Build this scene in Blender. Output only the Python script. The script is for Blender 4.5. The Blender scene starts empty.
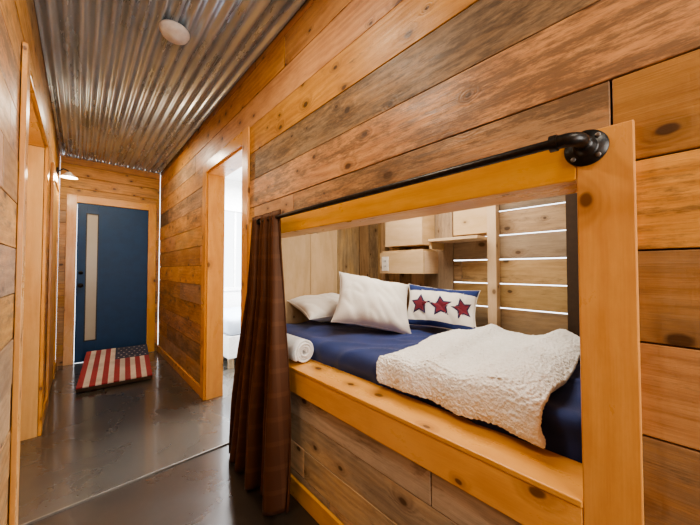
import bpy, math, random
from mathutils import Vector, Matrix, Euler, noise
random.seed(11)
S = bpy.context.scene
COL = S.collection
W = 0.85      # right wall face x
L = -0.20     # left wall face x
YE = 5.03     # end wall
YB = -2.3     # wall behind the camera
H = 2.60

# ------------------------------------------------------------------ nodes
class NT:
    def __init__(s, name):
        s.m = bpy.data.materials.new(name); s.m.use_nodes = True
        s.t = s.m.node_tree; s.n = s.t.nodes; s.n.clear()
        s.out = s.n.new('ShaderNodeOutputMaterial')
        s.b = s.n.new('ShaderNodeBsdfPrincipled')
        s.t.links.new(s.b.outputs[0], s.out.inputs[0])
    def lk(s, a, b): s.t.links.new(a, b)
    def put(s, inp, v):
        if isinstance(v, bpy.types.NodeSocket): s.lk(v, inp)
        else:
            if isinstance(v, (tuple, list)) and len(v) == 3 and inp.type == 'RGBA': v = (*v, 1)
            inp.default_value = v
    def math(s, op, a, b=0.0, c=None, clamp=False):
        n = s.n.new('ShaderNodeMath'); n.operation = op; n.use_clamp = clamp
        s.put(n.inputs[0], a); s.put(n.inputs[1], b)
        if c is not None: s.put(n.inputs[2], c)
        return n.outputs[0]
    def vmath(s, op, a, b):
        n = s.n.new('ShaderNodeVectorMath'); n.operation = op
        s.put(n.inputs[0], a); s.put(n.inputs[1], b); return n.outputs[0]
    def mix(s, f, a, b, mode='MIX'):
        n = s.n.new('ShaderNodeMix'); n.data_type = 'RGBA'; n.blend_type = mode
        s.put(n.inputs[0], f); s.put(n.inputs[6], a); s.put(n.inputs[7], b); return n.outputs[2]
    def noise(s, vec, scale=1, detail=3, rough=.5, dist=0):
        n = s.n.new('ShaderNodeTexNoise'); s.put(n.inputs['Vector'], vec)
        n.inputs['Scale'].default_value = scale; n.inputs['Detail'].default_value = detail
        n.inputs['Roughness'].default_value = rough; n.inputs['Distortion'].default_value = dist
        return n.outputs[0]
    def rng(s, v, a, b, c=0., d=1.):
        n = s.n.new('ShaderNodeMapRange'); n.interpolation_type = 'SMOOTHSTEP'
        s.put(n.inputs[0], v)
        for i, x in enumerate((a, b, c, d)): n.inputs[i+1].default_value = x
        return n.outputs[0]
    def bump(s, h, strength=.3, dist=.01):
        n = s.n.new('ShaderNodeBump'); n.inputs['Strength'].default_value = strength
        n.inputs['Distance'].default_value = dist; s.lk(h, n.inputs['Height'])
        s.lk(n.outputs[0], s.b.inputs['Normal'])
    def coord(s, k='Object'):
        return s.n.new('ShaderNodeTexCoord').outputs[k]

def wood(name, light, mid, dark, rough=.45, var=.35, stain=0., knots=.5, grain=1., bump=.25, coat=0., grey=None, gthr=.62, slo=.565, shi=.70, scol=(.13, .08, .045)):
    t = NT(name)
    uv = t.coord('UV')
    isl = t.n.new('ShaderNodeNewGeometry').outputs['Random Per Island']
    broad0 = t.noise(t.vmath('MULTIPLY', uv, (1.3, 5, 1)), 1, 3)
    wob = t.n.new('ShaderNodeTexNoise'); wob.inputs['Scale'].default_value = 14; wob.inputs['Detail'].default_value = 2; t.lk(uv, wob.inputs['Vector'])
    uvd = t.vmath('ADD', uv, t.vmath('MULTIPLY', t.vmath('SUBTRACT', wob.outputs['Color'], (.5, .5, .5)), (.022, .012, 0)))
    vo = t.n.new('ShaderNodeTexVoronoi'); vo.voronoi_dimensions = '2D'
    vo.inputs['Scale'].default_value = 1
    t.lk(t.vmath('MULTIPLY', uvd, (4.2, 6.4, 1)), vo.inputs['Vector'])
    d = vo.outputs['Distance']
    sc = t.n.new('ShaderNodeSeparateColor'); t.lk(vo.outputs['Color'], sc.inputs[0])
    sel = t.math('LESS_THAN', sc.outputs[0], knots)
    ksz = t.math('MULTIPLY_ADD', sc.outputs[1], .8, .45)
    dd = t.math('DIVIDE', d, ksz)
    near = t.math('MULTIPLY', t.rng(dd, .32, .0), sel)
    kn = t.math('MULTIPLY', t.rng(dd, .095, .05), sel)
    sx = t.n.new('ShaderNodeSeparateXYZ'); t.lk(uvd, sx.inputs[0])
    v = sx.outputs[1]
    fine = t.noise(t.vmath('MULTIPLY', uv, (8, 210, 1)), 1, 3, .6)
    saw = t.noise(t.vmath('MULTIPLY', uv, (110, 14, 1)), 1, 3, .65)
    g = t.math('ADD', t.math('MULTIPLY', v, 170*grain), t.math('MULTIPLY', broad0, 26))
    g = t.math('ADD', g, t.math('MULTIPLY', near, 15))
    w = t.math('MULTIPLY_ADD', t.math('SINE', g), .5, .5)
    blot = t.noise(t.vmath('MULTIPLY', uv, (3.2, 7, 1)), 1, 7, .70)
    f = t.math('ADD', t.math('MULTIPLY', t.math('MULTIPLY', w, t.rng(broad0, .3, .6)), .42), t.math('MULTIPLY', t.rng(fine, .3, .7), .28))
    f = t.math('ADD', f, t.math('MULTIPLY', t.rng(blot, .36, .66), .50), clamp=True)
    c = t.mix(f, light, mid)
    if grey:
        r3 = t.math('FRACT', t.math('MULTIPLY', isl, 13.7))
        gn = t.noise(t.vmath('MULTIPLY', uv, (1.8, 7, 1)), 1, 7, .70)
        gm = t.rng(t.math('ADD', t.math('MULTIPLY', r3, .45), t.math('MULTIPLY', gn, .6)), gthr-.05, gthr+.12, 0, .85)
        gc = t.mix(f, grey, tuple(x*.55 for x in grey))
        c = t.mix(gm, c, gc)
    c = t.mix(t.math('MULTIPLY', near, .5), c, dark)
    c = t.mix(t.math('MULTIPLY', kn, .85), c, tuple(x*.5 for x in dark))
    if stain > 0:
        st = t.noise(t.vmath('MULTIPLY', uv, (2.2, 10, 1)), 1, 8, .74)
        st2 = t.noise(t.vmath('MULTIPLY', uv, (18, 75, 1)), 1, 4, .75)
        r4 = t.math('FRACT', t.math('MULTIPLY', isl, 29.3))
        s1 = t.math('ADD', t.math('MULTIPLY', st, .64), t.math('MULTIPLY', st2, .36))
        s1 = t.math('ADD', s1, t.math('MULTIPLY', t.math('POWER', r4, 4), .11))
        m = t.rng(s1, slo, shi, 0, stain)
        c = t.mix(m, c, scol)
    r2 = t.math('FRACT', t.math('MULTIPLY', isl, 7.31))
    val = t.math('MULTIPLY_ADD', r2, var, 1-var*.6)
    hs = t.n.new('ShaderNodeHueSaturation')
    t.put(hs.inputs['Value'], val)
    t.put(hs.inputs['Saturation'], t.math('MULTIPLY_ADD', isl, .16, .90))
    t.put(hs.inputs['Hue'], t.math('MULTIPLY_ADD', isl, .010, .499))
    t.put(hs.inputs['Color'], c)
    t.lk(hs.outputs[0], t.b.inputs['Base Color'])
    t.lk(t.rng(blot, .3, .7, rough-.06, rough+.1), t.b.inputs['Roughness'])
    t.b.inputs['Coat Weight'].default_value = coat
    t.b.inputs['Coat Roughness'].default_value = .25
    hgt = t.math('ADD', t.math('MULTIPLY', fine, .5), t.math('MULTIPLY', w, .2))
    hgt = t.math('ADD', hgt, t.math('MULTIPLY', saw, .35 if not coat else 0))
    t.bump(hgt, bump, .003)
    return t.m

def fabric(name, col, col2=None, rough=.9, scale=300, bs=.3, sheen=.2, bd=.002, big=6):
    t = NT(name); o = t.coord()
    n = t.noise(o, big, 4)
    c2 = col2 or tuple(x*.75 for x in col)
    t.lk(t.mix(t.rng(n, .35, .65), c2, col), t.b.inputs['Base Color'])
    t.b.inputs['Roughness'].default_value = rough
    t.b.inputs['Sheen Weight'].default_value = sheen
    t.bump(t.noise(o, scale, 3, .7), bs, bd)
    return t.m

def plain(name, col, rough=.5, metal=0., ns=40, amt=.15, bs=.05):
    t = NT(name); o = t.coord(); n = t.noise(o, ns, 4)
    t.lk(t.mix(t.rng(n, .3, .7), tuple(x*(1-amt) for x in col), col), t.b.inputs['Base Color'])
    t.b.inputs['Roughness'].default_value = rough; t.b.inputs['Metallic'].default_value = metal
    t.bump(n, bs, .002)
    return t.m

M_wall = wood('reclaimed_plank_wall', (.67, .34, .12), (.40, .17, .052), (.13, .05, .018), .42, .5, .75, .62, bump=.6, grey=(.43, .27, .14), gthr=.60, slo=.545, shi=.665)
M_rough = wood('weathered_rough_plank', (.50, .28, .13), (.27, .14, .06), (.10, .045, .02), .5, .2, .85, .5, bump=.8, grey=(.34, .235, .15), gthr=.45, slo=.44, shi=.60, scol=(.085, .054, .033))
M_end = wood('reclaimed_plank_end', (.64, .32, .11), (.40, .175, .055), (.16, .06, .02), .45, .4, .45, .45, grey=(.38, .225, .11), gthr=.64)
M_trim = wood('varnished_pine_trim', (.78, .375, .088), (.64, .265, .05), (.22, .07, .015), .3, .12, 0, .45, grain=.5, bump=.08, coat=.3)
M_pale = wood('pale_rough_pine', (.62, .40, .20), (.40, .235, .11), (.17, .08, .03), .6, .45, .65, .5, bump=.6, grey=(.39, .28, .18), gthr=.58, slo=.54, shi=.67)
M_front = wood('weathered_pale_pine_lit', (.80, .52, .28), (.54, .32, .16), (.2, .09, .035), .6, .45, .7, .55, bump=.7, grey=(.56, .42, .29), gthr=.52, slo=.53, shi=.66, scol=(.20, .125, .075))  # weathered pine, colour lightened because little light reaches the bunk front
M_alc = wood('light_pine_boards', (.76, .45, .16), (.64, .34, .10), (.3, .14, .04), .5, .12, 0, .25, bump=.2)
M_ply = wood('pale_plywood', (.72, .51, .31), (.58, .38, .20), (.36, .2, .09), .6, .2, 0, .25, grain=.35, bump=.1)
M_core = plain('dark_wall_core', (.06, .035, .02), .9)
M_white = plain('white_painted_wall', (.85, .84, .82), .7)
M_blue = plain('blue_door_paint', (.004, .050, .155), .5, 0, 12, .15)
M_iron = plain('black_iron_pipe', (.05, .048, .046), .36, .85, 90, .3, .2)
M_navy = fabric('navy_cotton', (.013, .032, .15), (.008, .022, .11), .8, 400, .2, .15)
M_cream = fabric('cream_cotton', (.84, .80, .73), (.77, .72, .64), .9, 250, .3)
M_sherpa = fabric('sherpa_fleece', (.97, .95, .90), (.92, .89, .83), 1, 140, .9, .4, .006, 45)
M_towel = fabric('towel_terry', (.84, .82, .79), None, 1, 200, .6, .3, .004)
t = NT('brown_satin_curtain'); uv = t.coord('UV')
sx = t.n.new('ShaderNodeSeparateXYZ'); t.lk(uv, sx.inputs[0])
a_ = t.math('LESS_THAN', t.math('FRACT', t.math('MULTIPLY', sx.outputs[0], 18)), .22)
b_ = t.math('LESS_THAN', t.math('FRACT', t.math('MULTIPLY', sx.outputs[1], 13)), .2)
pl = t.math('MULTIPLY', t.math('ADD', a_, b_), .5)
t.lk(t.mix(pl, (.058, .019, .008), (.090, .034, .015)), t.b.inputs['Base Color'])
t.b.inputs['Roughness'].default_value = .5
t.b.inputs['Specular Tint'].default_value = (1, .7, .5, 1)
t.bump(t.noise(t.coord(), 300, 3), .1, .002); M_curt = t.m
M_red = fabric('flag_red', (.34, .022, .03), None, .8)
M_fw = fabric('flag_white', (.70, .63, .55), None, .8)
M_fn = fabric('flag_navy', (.015, .025, .07), None, .8)
M_star = fabric('maroon_star', (.19, .012, .03), None, .85)
M_starn = fabric('star_edge_navy', (.02, .02, .08), None, .85)
M_plas = plain('white_plastic', (.80, .76, .70), .4)
M_matt = plain('teal_foam', (.45, .60, .58), .9)
M_linen = fabric('pale_blue_linen', (.55, .62, .72), (.48, .55, .66), .9)

# frosted glass
t = NT('frosted_glass')
t.b.inputs['Roughness'].default_value = .3
t.lk(t.mix(t.noise(t.coord(), 3, 3), (.40, .34, .24), (.5, .46, .38)), t.b.inputs['Base Color']); M_glass = t.m
# corrugated steel
t = NT('corrugated_steel'); o = t.coord()
n1 = t.noise(t.vmath('MULTIPLY', o, (9, 1.2, 1)), 1, 5, .65); n2 = t.noise(o, 45, 4, .7)
c = t.mix(t.rng(n1, .42, .68), (.52, .63, .74), (.34, .42, .50))
c = t.mix(t.math('MULTIPLY', t.rng(n2, .6, .85), .2), c, (.20, .20, .20))
t.lk(c, t.b.inputs['Base Color']); t.b.inputs['Metallic'].default_value = .6
t.b.inputs['Specular IOR Level'].default_value = .7
t.lk(t.rng(n1, .3, .7, .18, .30), t.b.inputs['Roughness']); t.bump(n2, .06, .003); M_steel = t.m
# floors
def floor_mat(name, a, b, r0, r1):
    t = NT(name); o = t.coord()
    n1 = t.noise(o, 1.6, 6, .6, .4); n2 = t.noise(o, 9, 5, .6)
    c = t.mix(t.rng(n1, .3, .7), a, b)
    c = t.mix(t.math('MULTIPLY', t.rng(n2, .5, .85), .10), c, (.18, .165, .14))
    t.lk(c, t.b.inputs['Base Color'])
    t.lk(t.rng(n1, .3, .7, r0, r1), t.b.inputs['Roughness'])
    t.b.inputs['Coat Weight'].default_value = .8; t.b.inputs['Coat Roughness'].default_value = .12
    t.bump(t.noise(o, 5, 2), .04, .01)
    return t.m
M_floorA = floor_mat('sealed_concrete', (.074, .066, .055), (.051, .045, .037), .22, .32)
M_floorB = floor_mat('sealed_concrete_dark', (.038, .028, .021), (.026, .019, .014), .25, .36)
M_edge = plain('metal_seam', (.22, .20, .18), .4, .5)
def emis(name, col, st):
    t = NT(name); t.b.inputs['Base Color'].default_value = (*col, 1)
    t.b.inputs['Emission Color'].default_value = (*col, 1); t.b.inputs['Emission Strength'].default_value = st
    return t.m
M_bulb = emis('warm_bulb', (1, .85, .62), 12)

# ------------------------------------------------------------------ mesh builder
class MB:
    def __init__(s): s.v=[]; s.f=[]; s.uv=[]; s.mi=[]; s.mats=[]; s.sm=[]
    def mat(s, m):
        if m not in s.mats: s.mats.append(m)
        return s.mats.index(m)
    def box(s, lo, hi, m, ax=1, mx=None):
        if min(hi[i]-lo[i] for i in range(3)) <= 1e-5: return s
        k = s.mat(m); b = len(s.v)
        P = [Vector((x, y, z)) for x in (lo[0], hi[0]) for y in (lo[1], hi[1]) for z in (lo[2], hi[2])]
        F = [((0,1,3,2),0),((4,6,7,5),0),((0,4,5,1),1),((2,3,7,6),1),((0,2,6,4),2),((1,5,7,3),2)]
        o1, o2 = random.uniform(0, 50), random.uniform(0, 50)
        oth = [i for i in range(3) if i != ax]
        for f, n in F:
            s.f.append(tuple(b+i for i in f)); s.mi.append(k); s.sm.append(False)
            for i in f:
                p = P[i]
                if n == ax: s.uv.append((p[oth[0]]+o1, p[oth[1]]+o2))
                else:
                    q = [j for j in oth if j != n][0]
                    s.uv.append((p[ax]+o1, p[q]+o2))
        s.v += [tuple(mx @ p) if mx else tuple(p) for p in P]
        return s
    def grid(s, fn, nu, nv, m, closeu=False, smooth=True):
        k = s.mat(m); b = len(s.v)
        for i in range(nu+1):
            for j in range(nv+1):
                s.v.append(tuple(fn(i/nu, j/nv)))
        for i in range(nu):
            for j in range(nv):
                a = b+i*(nv+1)+j
                s.f.append((a, a+nv+1, a+nv+2, a+1)); s.mi.append(k); s.sm.append(smooth)
                for (p, q) in ((i, j), (i+1, j), (i+1, j+1), (i, j+1)): s.uv.append((p/nu, q/nv))
        return s
    def lathe(s, prof, m, mx=None, seg=32):
        mx = mx or Matrix.Identity(4); n = len(prof)-1
        def fn(u, v):
            r, z = prof[round(v*n)]; a = u*math.tau
            return mx @ Vector((r*math.cos(a), r*math.sin(a), z))
        return s.grid(fn, seg, n, m)
    def poly(s, pts, m):
        k = s.mat(m); b = len(s.v); s.v += [tuple(p) for p in pts]
        s.f.append(tuple(range(b, b+len(pts)))); s.mi.append(k); s.sm.append(False)
        s.uv += [(0, 0)]*len(pts); return s
    def obj(s, name, bevel=0, parent=None, merge=False):
        me = bpy.data.meshes.new(name); me.from_pydata(s.v, [], s.f)
        for m in s.mats: me.materials.append(m)
        uvl = me.uv_layers.new(name='UVMap')
        flat = [c for u in s.uv for c in u]; uvl.data.foreach_set('uv', flat)
        me.polygons.foreach_set('material_index', s.mi); me.polygons.foreach_set('use_smooth', s.sm)
        me.update()
        if merge:
            import bmesh
            bm = bmesh.new(); bm.from_mesh(me); bmesh.ops.remove_doubles(bm, verts=bm.verts, dist=1e-5)
            bmesh.ops.recalc_face_normals(bm, faces=bm.faces); bm.to_mesh(me); bm.free()
        ob = bpy.data.objects.new(name, me); COL.objects.link(ob)
        if bevel:
            b = ob.modifiers.new('bevel', 'BEVEL'); b.width = bevel; b.segments = 2; b.limit_method = 'ANGLE'
        if parent: ob.parent = parent
        return ob

def empty(name, loc=(0, 0, 0)):
    e = bpy.data.objects.new(name, None); COL.objects.link(e); e.location = loc
    e.empty_display_size = .1
    return e

def wall(name, face, depth, u0, u1, openings, m, row, off, lens=(1.8, 3.8), axis='x', sgn=1, core=True, zt=H, corem=None, gap=.0018, thick=.02, cthick=.10, rowmat=None):
    """planked wall. axis='x': plane x=face, u=y ; axis='y': plane y=face, u=x. sgn = outward side (away from room)"""
    b = MB()
    def add(ua, ub, za, zb, d0, d1, mm):
        a, c = sorted((face+sgn*d0, face+sgn*d1))
        if axis == 'x': b.box((a, ua, za), (c, ub, zb), mm, 1)
        else: b.box((ua, a, za), (ub, c, zb), mm, 0)
    z = off; ri = -1
    while z < zt:
        ri += 1
        za, zb = max(z, 0), min(z+row, zt); z += row
        if zb-za < .004: continue
        u = u0 - random.uniform(0, lens[0])
        while u < u1:
            e = u+random.uniform(*lens); ua, ub = max(u, u0), min(e, u1); u = e
            if ub-ua < .01: continue
            segs = [(ua, ub, za, zb)]
            for (p, q, r, t_) in openings:
                ns = []
                for (a, c, d, f) in segs:
                    if c <= p or a >= q or f <= r or d >= t_: ns.append((a, c, d, f)); continue
                    if a < p: ns.append((a, p, d, f))
                    if c > q: ns.append((q, c, d, f))
                    m0, m1 = max(a, p), min(c, q)
                    if d < r: ns.append((m0, m1, d, r))
                    if f > t_: ns.append((m0, m1, t_, f))
                segs = ns
            jit = random.uniform(0, .0035)
            mm = m
            if rowmat and ri in rowmat: mm = rowmat[ri]
            for (a, c, d, f) in segs:
                add(a+gap, c-gap, d+gap, f-gap, jit, thick, mm)
    if core:
        segs = [(u0, u1, 0, zt)]
        for (p, q, r, t_) in openings:
            ns = []
            for (a, c, d, f) in segs:
                if c <= p or a >= q: ns.append((a, c, d, f)); continue
                if a < p: ns.append((a, p, d, f))
                if c > q: ns.append((q, c, d, f))
                if d < r: ns.append((max(a, p), min(c, q), d, r))
                if f > t_: ns.append((max(a, p), min(c, q), t_, f))
            segs = ns
        for (a, c, d, f) in segs: add(a, c, d, f, thick+.001, thick+cthick, corem or M_core)
    return b.obj(name, .0022)

# ------------------------------------------------------------------ room shell
DR = (2.02, 2.84, 0, 2.08)      # right doorway
BK = (.129, 1.80, .66, 1.385)   # bunk opening
DL = (1.96, 3.05, 0, 2.08)      # left doorway
wall('wall_right', W, .1, YB, YE, [DR, (BK[0]-.06, BK[1]+.06, 0, BK[3]+.06)], M_wall, .19, -.11, axis='x', sgn=1, rowmat={10: M_rough})
wall('wall_bunk_front', W, .1, BK[0]-.06, BK[1]+.06, [], M_front, .145, -.03, lens=(.9, 1.9), axis='x', sgn=1, zt=.62)
wall('wall_left', L, .1, YB, YE, [DL], M_wall, .19, -.06, axis='x', sgn=-1)
wall('wall_end', YE, .1, L, W, [(-.04, .71, 0, 2.03)], M_end, .15, -.04, axis='y', sgn=1)
wall('wall_back', YB, .1, L, W, [(0.0, .75, .9, 2.1)], M_end, .15, -.04, axis='y', sgn=-1)

# ceiling
b = MB()
N = 16*12
def cf(u, v):
    x = L + (W-L)*u
    return Vector((x, YB + (YE-YB)*v, H-.004+.011*math.sin(u*16*math.tau)))
b.grid(cf, N, 4, M_steel)
b.box((L-.14, YB-.14, H+.02), (W+.16, YE+.14, H+.06), M_core)
b.obj('ceiling')

# floor
b = MB()
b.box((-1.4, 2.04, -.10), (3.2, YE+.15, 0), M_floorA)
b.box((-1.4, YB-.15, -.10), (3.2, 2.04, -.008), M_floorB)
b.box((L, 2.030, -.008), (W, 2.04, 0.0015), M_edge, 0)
b.obj('floor')

# alcove behind the left doorway
b = MB()
x = L-.001; i = 0
while x > -1.2:
    w_ = .09 if i else .13
    b.box((x-w_+.001, 3.025, 0), (x-.001, 3.047, 2.06), M_alc, 2); x -= w_; i += 1
b.box((-1.25, 3.05, 0), (L-.125, 3.12, 2.2), M_core)
b.obj('wall_alcove_far', .002)
b = MB(); b.box((-1.3, 1.8, 0), (-1.25, 3.12, 2.2), M_alc, 2); b.obj('wall_alcove_back')
b = MB(); b.box((-1.25, 1.8, 0), (L-.125, 1.9, 2.2), M_alc, 2); b.obj('wall_alcove_near')
b = MB(); b.box((-1.25, 1.9, 2.09), (L-.125, 3.02, 2.2), M_alc, 0); b.obj('ceiling_alcove')

# left doorway trim
b = MB(); T = .018
b.box((L, 1.87, 0), (L+T, 1.965, 2.17), M_trim, 2)
b.box((L, 3.03, 0), (L+T, 3.125, 2.17), M_trim, 2)
b.box((L, 1.965, 2.075), (L+T, 3.03, 2.17), M_trim, 1)
b.box((L-.12, 1.94, 0), (L, 1.962, 2.075), M_trim, 2)
b.box((L-.12, 1.962, 2.06), (L, 3.022, 2.078), M_trim, 1)
b.obj('trim_left_doorway', .003)
# another cased door further down left wall
b = MB()
b.box((L, 3.62, 0), (L+T, 3.72, 2.12), M_trim, 2); b.box((L, 4.48, 0), (L+T, 4.58, 2.12), M_trim, 2)
b.box((L, 3.72, 2.03), (L+T, 4.48, 2.12), M_trim, 1)
for i in range(8):
    b.box((L, 3.722+i*.095, .01), (L+.009, 3.722+i*.095+.092, 2.028), M_alc, 2)
b.obj('door_2', .003)

# right doorway trim + jambs
b = MB(); X1 = W+.15
b.box((W-T, 1.925, 0), (W, 2.025, 2.17), M_trim, 2)
b.box((W-T, 2.835, 0), (W, 2.935, 2.17), M_trim, 2)
b.box((W-T, 2.025, 2.075), (W, 2.835, 2.17), M_trim, 1)
b.box((W, 2.822, 0), (X1, 2.84, 2.08), M_trim, 2)
b.box((W, 2.02, 0), (X1, 2.038, 2.08), M_trim, 2)
b.box((W, 2.038, 2.06), (X1, 2.822, 2.08), M_trim, 1)
b.obj('trim_right_doorway', .003)

# end door casing
b = MB()
b.box((-.135, YE-T, 0), (-.04, YE, 2.125), M_trim, 2)
b.box((.71, YE-T, 0), (.805, YE, 2.125), M_trim, 2)
b.box((-.04, YE-T, 2.03), (.71, YE, 2.125), M_trim, 0)
b.obj('trim_end_door', .003)
# blue door
door = empty('door_1', (0, 0, 0))
b = MB(); y0, y1 = YE+.002, YE+.045; gx0, gx1, gz0, gz1 = .055, .165, .27, 1.90
b.box((-.036, y0, .008), (gx0, y1, 2.026), M_blue, 2); b.box((gx1, y0, .008), (.706, y1, 2.026), M_blue, 2)
b.box((gx0, y0, .008), (gx1, y1, gz0), M_blue, 0); b.box((gx0, y0, gz1), (gx1, y1, 2.026), M_blue, 0)
b.obj('slab', .002, door)
b = MB(); b.box((gx0, y0+.012, gz0), (gx1, y0+.02, gz1), M_glass, 2); b.obj('glass_strip', 0, door)
b = MB()
for a in ((gx0-.008, gx0+.004), (gx1-.004, gx1+.008)): b.box((a[0], y0-.006, gz0-.008), (a[1], y0+.002, gz1+.008), M_iron, 2)
for a in ((gz0-.008, gz0+.004), (gz1-.004, gz1+.008)): b.box((gx0+.004, y0-.006, a[0]), (gx1-.004, y0+.002, a[1]), M_iron, 0)
b.obj('glass_bead', 0, door)
b = MB()
RX = Matrix.Rotation(math.pi/2, 4, 'X')
b.lathe([(0, 0), (.026, 0), (.026, .008), (.011, .01), (.011, .035), (.026, .04), (.028, .058), (.018, .068), (0, .07)], M_iron, Matrix.Translation((.008, y0, .98)) @ RX)
b.lathe([(0, 0), (.022, 0), (.022, .012), (0, .014)], M_iron, Matrix.Translation((.008, y0, 1.14)) @ RX)
b.obj('handle', 0, door)

# baseboards
b = MB(); b.box((W-.015, 2.935, 0), (W, YE, .09), M_trim, 1); b.box((W-.015, YB, -.008), (W, 1.925, .085), M_trim, 1); b.obj('baseboard_right', .003)
b = MB(); b.box((L, YB, -.008), (L+.015, 1.87, .09), M_trim, 1); b.box((L, 3.125, 0), (L+.015, 3.62, .09), M_trim, 1)
b.box((L, 4.58, 0), (L+.015, YE-T, .09), M_trim, 1); b.obj('baseboard_left', .003)

# bunk frame
b = MB(); F = .022
b.box((W-F, .033, -.0), (W, .129, 1.49), M_trim, 2)
b.box((W-F, BK[1], 0.085), (W, BK[1]+.10, 1.49), M_trim, 2)
b.box((W-F, .129, 1.385), (W, BK[1], 1.488), M_trim, 1)
b.box((W-F, .129, .535), (W, BK[1], .647), M_trim, 1)
b.box((W-F-.003, .129, .648), (W+.14, BK[1], .664), M_trim, 1)
b.box((W, .09, .60), (W+.121, .129, 1.44), M_trim, 2)
b.box((W, BK[1], .60), (W+.121, BK[1]+.03, 1.44), M_trim, 2)
b.box((W, .129, 1.385), (W+.121, BK[1], 1.405), M_trim, 1)
b.obj('trim_bunk_frame', .003)

# ------------------------------------------------------------------ bunk interior
BX = 1.97
b = MB(); z = .16
while z < 1.9:
    y = .05
    while y < 1.99:
        e = min(y+random.uniform(.9, 1.6), 1.99)
        g = .0065
        b.box((BX, y, z+g/2+random.uniform(-.001, .002)), (BX+.02, e-.003, z+.155-g/2), M_pale, 1); y = e
    z += .155
b.obj('wall_bunk_back', .002)
b = MB(); y = 1.968
while y > 1.12:
    b.box((BX-.018, y-.118, .4), (BX-.001, y-.001, 1.9), M_pale, 2); y -= .119
b.obj('wall_bunk_cladding', .002)
b = MB()
b.box((W+.122, 1.97, .0), (1.39, 1.985, 1.9), M_ply, 2); b.box((1.393, 1.97, 0), (1.68, 1.985, 1.9), M_ply, 2); b.box((1.683, 1.97, 0), (BX-.02, 1.985, 1.9), M_pale, 2)
b.box((W+.122, 1.985, 0), (2.0, 2.018, H), M_core)
b.obj('wall_bunk_far')
b = MB(); b.box((W+.122, .02, 0), (BX+.02, .05, 1.9), M_pale, 0); b.obj('wall_bunk_near')
b = MB(); b.box((W+.122, .02, 1.9), (BX+.02, 1.985, 1.93), M_ply, 1); b.obj('ceiling_bunk')
b = MB()
b.box((W+.122, .052, .54), (1.88, 1.968, .59), M_ply, 1)
b.box((W+.125, .10, -.008), (W+.165, 1.9, .54), M_pale, 1); b.box((1.83, .10, -.008), (1.88, 1.9, .54), M_pale, 1)
b.obj('bunk_platform', .002)

b = MB(); b.box((1.895, .70, 0), (1.955, .755, 1.9), M_ply, 2); b.obj('wall_stud', .002)
b = MB(); b.box((1.895, 1.60, 0), (1.951, 1.645, 1.9), M_pale, 2); b.obj('wall_stud.001', .002)
b = MB(); b.box((1.90, .295, 0), (1.968, .345, 1.9), M_core, 2); b.obj('wall_corner_post', .002)
sh = MB()
sh.box((1.76, .757, 1.372), (1.965, 1.10, 1.39), M_ply, 1)
sh.box((1.93, .76, 1.42), (1.965, 1.0, 1.9), M_ply, 1)
sh.box((1.78, 1.085, 1.372-.05), (1.965, 1.10, 1.372), M_ply, 0)
sh.obj('bunk_shelf', .0015)
sh = MB()
x0, x1 = 1.78, 1.95
sh.box((x0, 1.16, 1.36), (x0+.015, 1.50, 1.66), M_ply, 1)
sh.box((x0+.015, 1.16, 1.36), (x1, 1.175, 1.66), M_ply, 0); sh.box((x0+.015, 1.485, 1.36), (x1, 1.50, 1.66), M_ply, 0)
sh.box((x0+.015, 1.175, 1.36), (x1, 1.485, 1.375), M_ply, 1)
sh.box((x0-.03, 1.13, 1.15), (x0-.015, 1.53, 1.31), M_ply, 1)
sh.box((x0-.015, 1.13, 1.15), (x1, 1.145, 1.31), M_ply, 0); sh.box((x0-.015, 1.515, 1.15), (x1, 1.53, 1.31), M_ply, 0)
sh.box((x0-.015, 1.145, 1.15), (x1, 1.515, 1.165), M_ply, 1)
sh.box((x0-.015, 1.145, 1.31), (x1, 1.515, 1.325), M_ply, 1)
sh.obj('wall_cubby', .0015)
b = MB(); b.box((x0-.036, 1.44, 1.17), (x0-.0305, 1.505, 1.28), M_plas, 2)
for zz in (1.205, 1.245):
    for yy in (1.463, 1.478): b.box((x0-.0375, yy, zz-.008), (x0-.0355, yy+.004, zz+.008), M_core, 2)
b.obj('power_outlet', .001)

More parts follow.
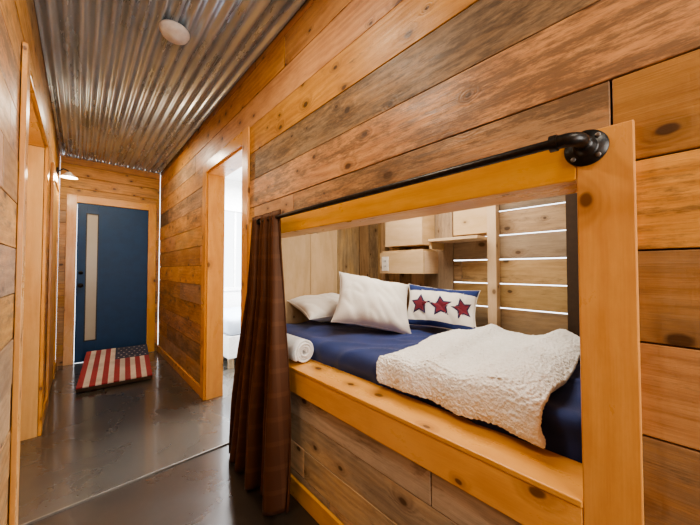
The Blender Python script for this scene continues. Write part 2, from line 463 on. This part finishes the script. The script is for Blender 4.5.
# mattress
def rbox(name, lo, hi, r, m, n=(24, 44, 8), amp=.006, fr=6, parent=None):
    import bmesh
    bm = bmesh.new(); c = [(lo[i]+hi[i])/2 for i in range(3)]; h = [(hi[i]-lo[i])/2 for i in range(3)]
    idx = {}
    def vert(i, j, k):
        key = (i, j, k)
        if key not in idx:
            p = [(-1+2*i/n[0])*h[0], (-1+2*j/n[1])*h[1], (-1+2*k/n[2])*h[2]]
            q = [max(-h[a]+r, min(h[a]-r, p[a])) for a in range(3)]
            d = Vector([p[a]-q[a] for a in range(3)])
            if d.length > 1e-6:
                d = d.normalized()*r
            v = Vector(q)+d+Vector(c)
            nn = noise.noise(Vector((v.x*fr, v.y*fr*.7, v.z*fr*2)))
            rd = 1-abs(noise.noise(Vector((v.x*fr*.9+v.y*fr*.5+7, v.y*fr*.35, v.z*3))))*2
            lowf = 1 if k > 2 else 0
            v += (Vector((d.x, d.y, d.z)).normalized() if d.length > 0 else Vector((0, 0, 1)))*(nn*amp*.7+max(0, rd)**3*amp*.6)*lowf
            idx[key] = bm.verts.new(v)
        return idx[key]
    def face(*ks):
        f = bm.faces.new([vert(*k) for k in ks]); f.smooth = True
    for i in range(n[0]):
        for j in range(n[1]):
            face((i,j,0),(i,j+1,0),(i+1,j+1,0),(i+1,j,0)); face((i,j,n[2]),(i+1,j,n[2]),(i+1,j+1,n[2]),(i,j+1,n[2]))
    for i in range(n[0]):
        for k in range(n[2]):
            face((i,0,k),(i+1,0,k),(i+1,0,k+1),(i,0,k+1)); face((i,n[1],k),(i,n[1],k+1),(i+1,n[1],k+1),(i+1,n[1],k))
    for j in range(n[1]):
        for k in range(n[2]):
            face((0,j,k),(0,j,k+1),(0,j+1,k+1),(0,j+1,k)); face((n[0],j,k),(n[0],j+1,k),(n[0],j+1,k+1),(n[0],j,k+1))
    me = bpy.data.meshes.new(name); bm.to_mesh(me); bm.free(); me.materials.append(m)
    ob = bpy.data.objects.new(name, me); COL.objects.link(ob)
    if parent: ob.parent = parent
    return ob
mt = empty('bunk_mattress')
rbox('navy_fitted_sheet', (.995, .135, .612), (1.885, 1.955, .772), .045, M_navy, (60, 110, 14), .024, 6, mt)
rbox('foam_base', (1.0, .14, .592), (1.88, 1.95, .66), .02, M_matt, (8, 12, 4), 0, 1, mt)

# sherpa blanket
path = [(.955, .678), (.948, .70), (.945, .73), (.95, .765), (.965, .79), (.99, .802), (1.03, .807)]
xx = 1.08
while xx < 1.87: path.append((xx, .807)); xx += .05
def blf(u, v):
    t_ = v*(len(path)-1); i = min(int(t_), len(path)-2); f = t_-i
    x = path[i][0]*(1-f)+path[i+1][0]*f; z = path[i][1]*(1-f)+path[i+1][1]*f
    s_ = v*1.2
    ye0 = .225+.010*math.sin(s_*9)+.010*noise.noise(Vector((s_*6, 0, 3)))
    ye1 = .83+.06*min(1, s_)+.014*math.sin(s_*7+1)
    y = ye0+(ye1-ye0)*u
    n_ = noise.noise(Vector((x*4, y*4.5, z*4)))*.6+noise.noise(Vector((x*11, y*12, z*11)))*.3
    up = max(0, min(1, (v-.12)*5))
    z2 = z+.026*n_*(.3+.7*up)+.012
    z2 += .040*math.exp(-((y-.33)/.09)**2)*up
    z2 += .030*math.exp(-((y-.60-.10*v)/.045)**2)*up
    z2 += .016*math.exp(-((y-.47+.12*v)/.035)**2)*up
    e = min(u, 1-u)*2; z2 -= .014*(1-min(1, e*8)) if v > .2 else 0
    x2 = x-.014*abs(n_)*(1 if v < .25 else 0)-(.009*math.sin(y*30) if v < .22 else 0)
    if v < .05: z2 += .006*math.sin(y*22)
    return Vector((x2, y, z2))
b = MB(); b.grid(blf, 80, 110, M_sherpa); bl = b.obj('sherpa_blanket')
so = bl.modifiers.new('s', 'SOLIDIFY'); so.thickness = .038; so.offset = 1
tx = bpy.data.textures.new('fleece', 'CLOUDS'); tx.noise_scale = .010; tx.noise_depth = 4
sb = bl.modifiers.new('sub', 'SUBSURF'); sb.levels = 2; sb.render_levels = 2
dp = bl.modifiers.new('d', 'DISPLACE'); dp.texture = tx; dp.strength = .012; dp.texture_coords = 'GLOBAL'

# pillows
def psurf(u, v, w, h, th, side, seed=0, pw=.5):
    k = (1-abs(u)**2.4)*(1-abs(v)**2.4); k = max(k, 0)**pw
    pinch = 1-.11*(1-abs(u)**2)*abs(v)**3; pin2 = 1-.11*(1-abs(v)**2)*abs(u)**3
    x = u*w/2*pin2; y = v*h/2*pinch
    n_ = noise.noise(Vector((x*8+seed, y*8, side)))*.018
    rd = 1-abs(noise.noise(Vector((x*9+y*5+seed, y*5, side*3))))*2.2
    n_ -= max(0, rd)**3*.012
    return Vector((x, y, side*(th/2*k+n_*min(1, k*1.6))))
def pillow(name, w, h, th, m, mx, seed=0, stars=False):
    e = empty(name); e.matrix_world = mx
    b = MB(); 
    for sd in (1, -1):
        b.grid(lambda a, c: psurf((a*2-1)*sd, c*2-1, w, h, th, sd, seed), 48, 40, m)
    if stars:
        kn, kc = b.mat(M_navy), b.mat(M_cream)
        for i in range(len(b.f)):
            ys = sum(b.v[q][1] for q in b.f[i])/4
            b.mi[i] = kn if (ys > h*.33 or ys < -h*.36) else kc
    b.obj('cover', 0, e, merge=True)
    bb = MB(); N2 = 96
    def per(s_):
        s4 = (s_ % 1)*4; k = int(s4); f = (s4-k)*2-1
        return [(f, -1), (1, f), (-f, 1), (-1, -f)][k]
    def pf(u, v):
        p = Vector(psurf(*per(u), w, h, th, 1, seed)); p.z = 0
        a = v*math.tau; d = p.normalized()
        return p+d*(.003*math.cos(a))+Vector((0, 0, .003*math.sin(a)))
    bb.grid(pf, N2, 6, m); bb.obj('piping', 0, e)
    if stars:
        for si, cx in enumerate((-.29, 0, .29)):
            for R, mm, off in ((.074, M_starn, .003), (.055, M_star, .005)):
                sb_ = MB(); cxx = cx*w
                ring = []
                for k in range(10):
                    r = R if k % 2 == 0 else R*.5
                    a = math.pi/2+k*math.pi/5+si*.15; ring.append((r*math.cos(a), r*math.sin(a)))
                def pt(x, y):
                    x += cxx; y += -.005
                    p = psurf(x/(w/2), y/(h/2), w, h, th, 1, seed); p.z += off; return p
                for k in range(10):
                    A, B_ = ring[k], ring[(k+1) % 10]; st = 6
                    for q in range(st):
                        f0, f1 = q/st, (q+1)/st
                        if q == 0: sb_.poly([pt(0, 0), pt(A[0]*f1, A[1]*f1), pt(B_[0]*f1, B_[1]*f1)], mm)
                        else: sb_.poly([pt(A[0]*f0, A[1]*f0), pt(A[0]*f1, A[1]*f1), pt(B_[0]*f1, B_[1]*f1), pt(B_[0]*f0, B_[1]*f0)], mm)
                sb_.obj('star_%d_%s' % (si+1, 'edge' if mm == M_starn else 'fill'), 0, e)
    return e
def pm(loc, tilt, rz, roll=0):
    return Matrix.Translation(loc) @ Matrix.Rotation(math.radians(rz), 4, 'Z') @ Matrix.Rotation(math.radians(tilt), 4, 'X') @ Matrix.Rotation(math.radians(roll), 4, 'Z')
pillow('bed_pillow', .56, .38, .17, M_cream, pm((1.42, 1.74, .895), 14, -8), 3)
pillow('bed_pillow.001', .51, .41, .19, M_cream, pm((1.43, 1.31, .965), 50, -30, -14), 9)
pillow('star_throw_pillow', .46, .29, .12, M_cream, pm((1.735, .99, .93), 66, -62, -5), 5, True)

# rolled towel on the sill
def towel(name, x, y, z, R, ln):
    b = MB()
    turns = 3.6; n = 120
    def fn(u, v):
        a = u*turns*math.tau; r = R*(.10+.90*u)
        yy = y+ln*(v-.5)+.005*math.sin(u*17)
        return Vector((x+r*math.cos(a), yy, z+r*math.sin(a)))
    b.grid(fn, n, 8, M_towel)
    o = b.obj(name); s = o.modifiers.new('s', 'SOLIDIFY'); s.thickness = .011
towel('rolled_towel', .910, 1.49, .729, .060, .30)

# ------------------------------------------------------------------ curtain rod
rod = empty('iron_curtain_rod')
ZR = 1.452; XR = W-.105
def pipe(pts, r, name, seg=20, m=M_iron):
    cu = bpy.data.curves.new(name, 'CURVE'); cu.dimensions = '3D'; cu.bevel_depth = r; cu.bevel_resolution = 6
    sp = cu.splines.new('POLY'); sp.points.add(len(pts)-1)
    for p, q in zip(sp.points, pts): p.co = (*q, 1)
    cu.materials.append(m); cu.use_fill_caps = True
    o = bpy.data.objects.new(name, cu); COL.objects.link(o); o.parent = rod; return o
RY = Matrix.Rotation(-math.pi/2, 4, 'Y')
for k, (y, sg) in enumerate(((.111, 1), (1.60, -1))):
    b = MB()
    b.lathe([(0, 0), (.039, 0), (.040, .003), (.039, .007), (.024, .009), (.020, .013), (.019, .030), (.016, .032), (.016, .036), (0, .036)], M_iron, Matrix.Translation((W-F, y, ZR)) @ RY)
    for q in range(4):
        a = math.pi/4+q*math.pi/2
        b.lathe([(0, .0075), (.005, .0075), (.005, .010), (.003, .011), (0, .011)], M_edge, Matrix.Translation((W-F, y+.031*math.cos(a), ZR+.031*math.sin(a))) @ RY, 12)
    b.obj('flange_%d' % (k+1), 0, rod)
    pipe([(W-F-.03, y, ZR), (XR+.02, y, ZR)], .0115, 'nipple_%d' % (k+1))
    pts = [(XR+.026, y, ZR)] + [(XR+.026-.026*math.sin(a), y+sg*.026*(1-math.cos(a)), ZR) for a in [i*math.pi/16 for i in range(1, 9)]] + [(XR, y+sg*.045, ZR)]
    pipe(pts, .0145, 'elbow_%d' % (k+1))
    pipe([(XR, y+sg*.036, ZR), (XR, y+sg*.05, ZR)], .0175, 'collar_%d' % (k+1))
pipe([(XR, .14, ZR), (XR, 1.57, ZR)], .0105, 'pipe')

# curtain
cur = empty('brown_curtain')
def curf(u, v):
    z = ZR+.035-(ZR+.035-.012)*v
    y0 = 1.335-.01*math.sin(v*math.pi)-.11*max(0, v-.12)**.9; y1 = 1.65+.03*v+.22*max(0, v-.3)/.7
    uu = u+.012*math.sin(v*5+u*9)
    y = y0+(y1-y0)*uu
    A = .018+.034*min(1, v*1.4)
    if v < .06: A = .019
    ph = u*math.tau*6.5+.9*math.sin(v*3+u*6)
    sn = math.sin(ph); x = XR-.004+A*(sn*.75+.25*math.sin(ph*.5+2))+.012*math.sin(u*17+v*3)*v-.020*v
    y += .014*math.cos(ph*1.0)*v+.006*noise.noise(Vector((u*8, v*6, 1)))
    return Vector((x, y, z+.006*math.sin(ph)*(1 if v < .02 else 0)))
b = MB(); b.grid(curf, 260, 60, M_curt); o = b.obj('cloth', 0, cur)
s = o.modifiers.new('s', 'SOLIDIFY'); s.thickness = .0025

# ------------------------------------------------------------------ flag board
fb = empty('american_flag_cornhole_board')
fx0, fw, fl = -.01, .60, .98
tilt = math.radians(7.5)
MX = Matrix.Translation((fx0, 3.80, .045)) @ Matrix.Rotation(math.radians(-5), 4, 'Z') @ Matrix.Rotation(tilt, 4, 'X')
b = MB(); sw = fw/13; cl = fl*.40
for i in range(13):
    m = M_red if i % 2 == 0 else M_fw
    end = fl if i < 6 else fl-cl
    b.box((i*sw, 0, 0), ((i+1)*sw, end, .012), m, 1, MX)
b.box((6*sw, fl-cl, 0), (fw, fl, .012), M_fn, 1, MX)
b.obj('top', 0, fb)
b = MB()
for r in range(5):
    for c_ in range(6 if r % 2 == 0 else 5):
        cx = 6*sw+.03+c_*.052+(0 if r % 2 == 0 else .026); cy = fl-cl+.045+r*.075
        pts = [MX @ Vector((cx+(.014 if q % 2 == 0 else .006)*math.cos(math.pi/2+q*math.pi/5), cy+(.014 if q % 2 == 0 else .006)*math.sin(math.pi/2+q*math.pi/5), .0125)) for q in range(10)]
        b.poly(pts, M_fw)
b.obj('stars', 0, fb)
b = MB()
b.box((0, 0, -.035), (.02, fl, -.001), M_core, 1, MX); b.box((fw-.02, 0, -.035), (fw, fl, -.001), M_core, 1, MX)
b.box((.02, 0, -.035), (fw-.02, .02, -.001), M_core, 0, MX); b.box((.02, fl-.02, -.035), (fw-.02, fl, -.001), M_core, 0, MX)
for xx in (.03, fw-.06):
    p = MX @ Vector((xx, fl-.1, -.002)); b.box((p.x, p.y-.04, .001), (p.x+.03, p.y, p.z-.006), M_core, 2)
b.obj('frame', 0, fb)

# ------------------------------------------------------------------ smoke detector
b = MB(); b.lathe([(0, 0), (.028, 0), (.03, .006), (.05, .008), (.066, .014), (.072, .024), (.074, .034), (.078, .036), (.078, .048), (0, .048)], M_plas, Matrix.Translation((.385, 1.93, H-.061)), 48)
b.obj('smoke_detector', .0)

# wall sconce
sc = empty('wall_sconce')
b = MB(); b.lathe([(0, 0), (.045, 0), (.045, .015), (0, .018)], M_iron, Matrix.Translation((L, 4.35, 2.22)) @ Matrix.Rotation(math.pi/2, 4, 'Y')); b.obj('backplate', 0, sc)
rod2 = rod; rod = sc
pipe([(L+.01, 4.35, 2.22), (L+.05, 4.35, 2.26), (L+.085, 4.35, 2.25), (L+.095, 4.35, 2.235)], .007, 'arm')
rod = rod2
b = MB(); b.lathe([(.012, .0), (.02, -.005), (.03, -.02), (.075, -.06), (.072, -.06), (.027, -.024), (0, -.012)], M_plas, Matrix.Translation((L+.095, 4.35, 2.235))); b.obj('shade', 0, sc)
b = MB(); b.lathe([(0, -.055), (.016, -.05), (.022, -.038), (.016, -.024), (0, -.02)], M_bulb, Matrix.Translation((L+.095, 4.35, 2.235))); b.obj('bulb', 0, sc)

# ------------------------------------------------------------------ adjoining bedroom
b = MB(); b.box((3.0, 2.02, 0), (3.08, 4.7, 2.6), M_white); b.obj('wall_bedroom_right')
b = MB()
b.box((W+.122, 4.6, 0), (1.35, 4.68, 2.6), M_white); b.box((2.25, 4.6, 0), (3.0, 4.68, 2.6), M_white)
b.box((1.35, 4.6, 0), (2.25, 4.68, .9), M_white); b.box((1.35, 4.6, 2.1), (2.25, 4.68, 2.6), M_white)
b.obj('wall_bedroom_far')
b = MB(); b.box((W+.122, 2.86, 0), (W+.14, 4.6, 2.6), M_white); b.obj('wall_bedroom_left')
b = MB(); b.box((2.0, 2.02, 0), (3.0, 2.06, 2.6), M_white); b.obj('wall_bedroom_near')
b = MB(); b.box((W+.122, 1.985, 2.6), (3.08, 4.68, 2.66), M_white); b.obj('ceiling_bedroom')
b = MB()
for lo, hi, ax in (((1.30, 4.58, .85), (1.35, 4.6, 2.15), 2), ((2.25, 4.58, .85), (2.30, 4.6, 2.15), 2), ((1.35, 4.58, .85), (2.25, 4.6, .90), 0), ((1.35, 4.58, 2.10), (2.25, 4.6, 2.15), 0), ((1.785, 4.61, .90), (1.815, 4.64, 2.10), 2)):
    b.box(lo, hi, M_white, ax)
b.obj('window_1', .002)
bd = empty('bedroom_bed')
rbox('mattress', (1.30, 3.5, .38), (2.3, 4.55, .60), .06, M_linen, (16, 20, 6), .01, 6, bd)
b = MB(); b.box((1.30, 3.5, .12), (2.3, 4.55, .38), M_white, 1)
for px in (1.31, 2.23):
    for py in (3.51, 4.48): b.box((px, py, 0), (px+.06, py+.06, .12), M_pale, 2)
b.obj('bed_frame', .003, bd)
b = MB()
for lo, hi, ax in (((-.05, YB, .85), (0, YB+.018, 2.15), 2), ((.75, YB, .85), (.80, YB+.018, 2.15), 2), ((0, YB, .85), (.75, YB+.018, .9), 0), ((0, YB, 2.1), (.75, YB+.018, 2.15), 0)):
    b.box(lo, hi, M_trim, ax)
b.obj('window_2', .002)

# ------------------------------------------------------------------ lights
def area(name, loc, rot, sx, sy, e, col=(1, 1, 1)):
    d = bpy.data.lights.new(name, 'AREA'); d.shape = 'RECTANGLE'; d.size = sx; d.size_y = sy; d.energy = e; d.color = col
    o = bpy.data.objects.new(name, d); COL.objects.link(o); o.location = loc; o.rotation_euler = rot; return o
def point(name, loc, e, col, r=.04):
    d = bpy.data.lights.new(name, 'POINT'); d.energy = e; d.color = col; d.shadow_soft_size = r
    o = bpy.data.objects.new(name, d); COL.objects.link(o); o.location = loc; return o
area('daylight_fill_back', (.33, -2.1, 1.5), (math.radians(90), 0, 0), .8, 1.3, 30, (1, .96, .90))  # daylight area lamp added behind the camera to fill the corridor
area('ceiling_light_near', (.3, -.7, 2.52), (0, 0, 0), .35, .35, 7, (1, .88, .70))
area('corridor_fill_mid', (.1, 1.1, 2.55), (0, 0, 0), .2, .2, 9, (1, .89, .72))  # unseen warm area lamp added to brighten the corridor, no fixture modelled
area('corridor_fill_far', (.35, 3.7, 2.55), (0, 0, 0), .25, .25, 9, (1, .89, .70))  # warm fill added for the far corridor, no fixture on this ceiling
point('sconce_bulb', (L+.10, 4.35, 2.15), 4.5, (1, .82, .56), .03)
point('alcove_fill', (-.7, 2.4, 1.95), 8, (1, .86, .62), .05)  # added warm point light that lifts the dark alcove, not an actual bulb
area('bunk_light', (1.4, .9, 1.87), (0, 0, 0), .5, 1.0, 12, (1, .94, .84))
area('bedroom_daylight', (1.9, 3.4, 2.5), (0, 0, 0), 1.2, 1.2, 180, (.95, .97, 1))

wd = bpy.data.worlds.new('World'); S.world = wd; wd.use_nodes = True
bg = wd.node_tree.nodes['Background']; bg.inputs[0].default_value = (.92, .96, 1, 1); bg.inputs[1].default_value = 3

# ------------------------------------------------------------------ camera
cd = bpy.data.cameras.new('camera'); cam = bpy.data.objects.new('camera', cd); COL.objects.link(cam)
cd.sensor_fit = 'HORIZONTAL'; cd.sensor_width = 36; cd.lens = 290/700*36; cd.clip_start = .02
cam.location = (0, 0, 1.18)
cam.rotation_euler = (math.radians(90+1.4), 0, -math.radians(42.95))
S.camera = cam
S.view_settings.view_transform = 'AgX'
S.view_settings.look = 'AgX - Medium High Contrast'
S.view_settings.exposure = 0.65
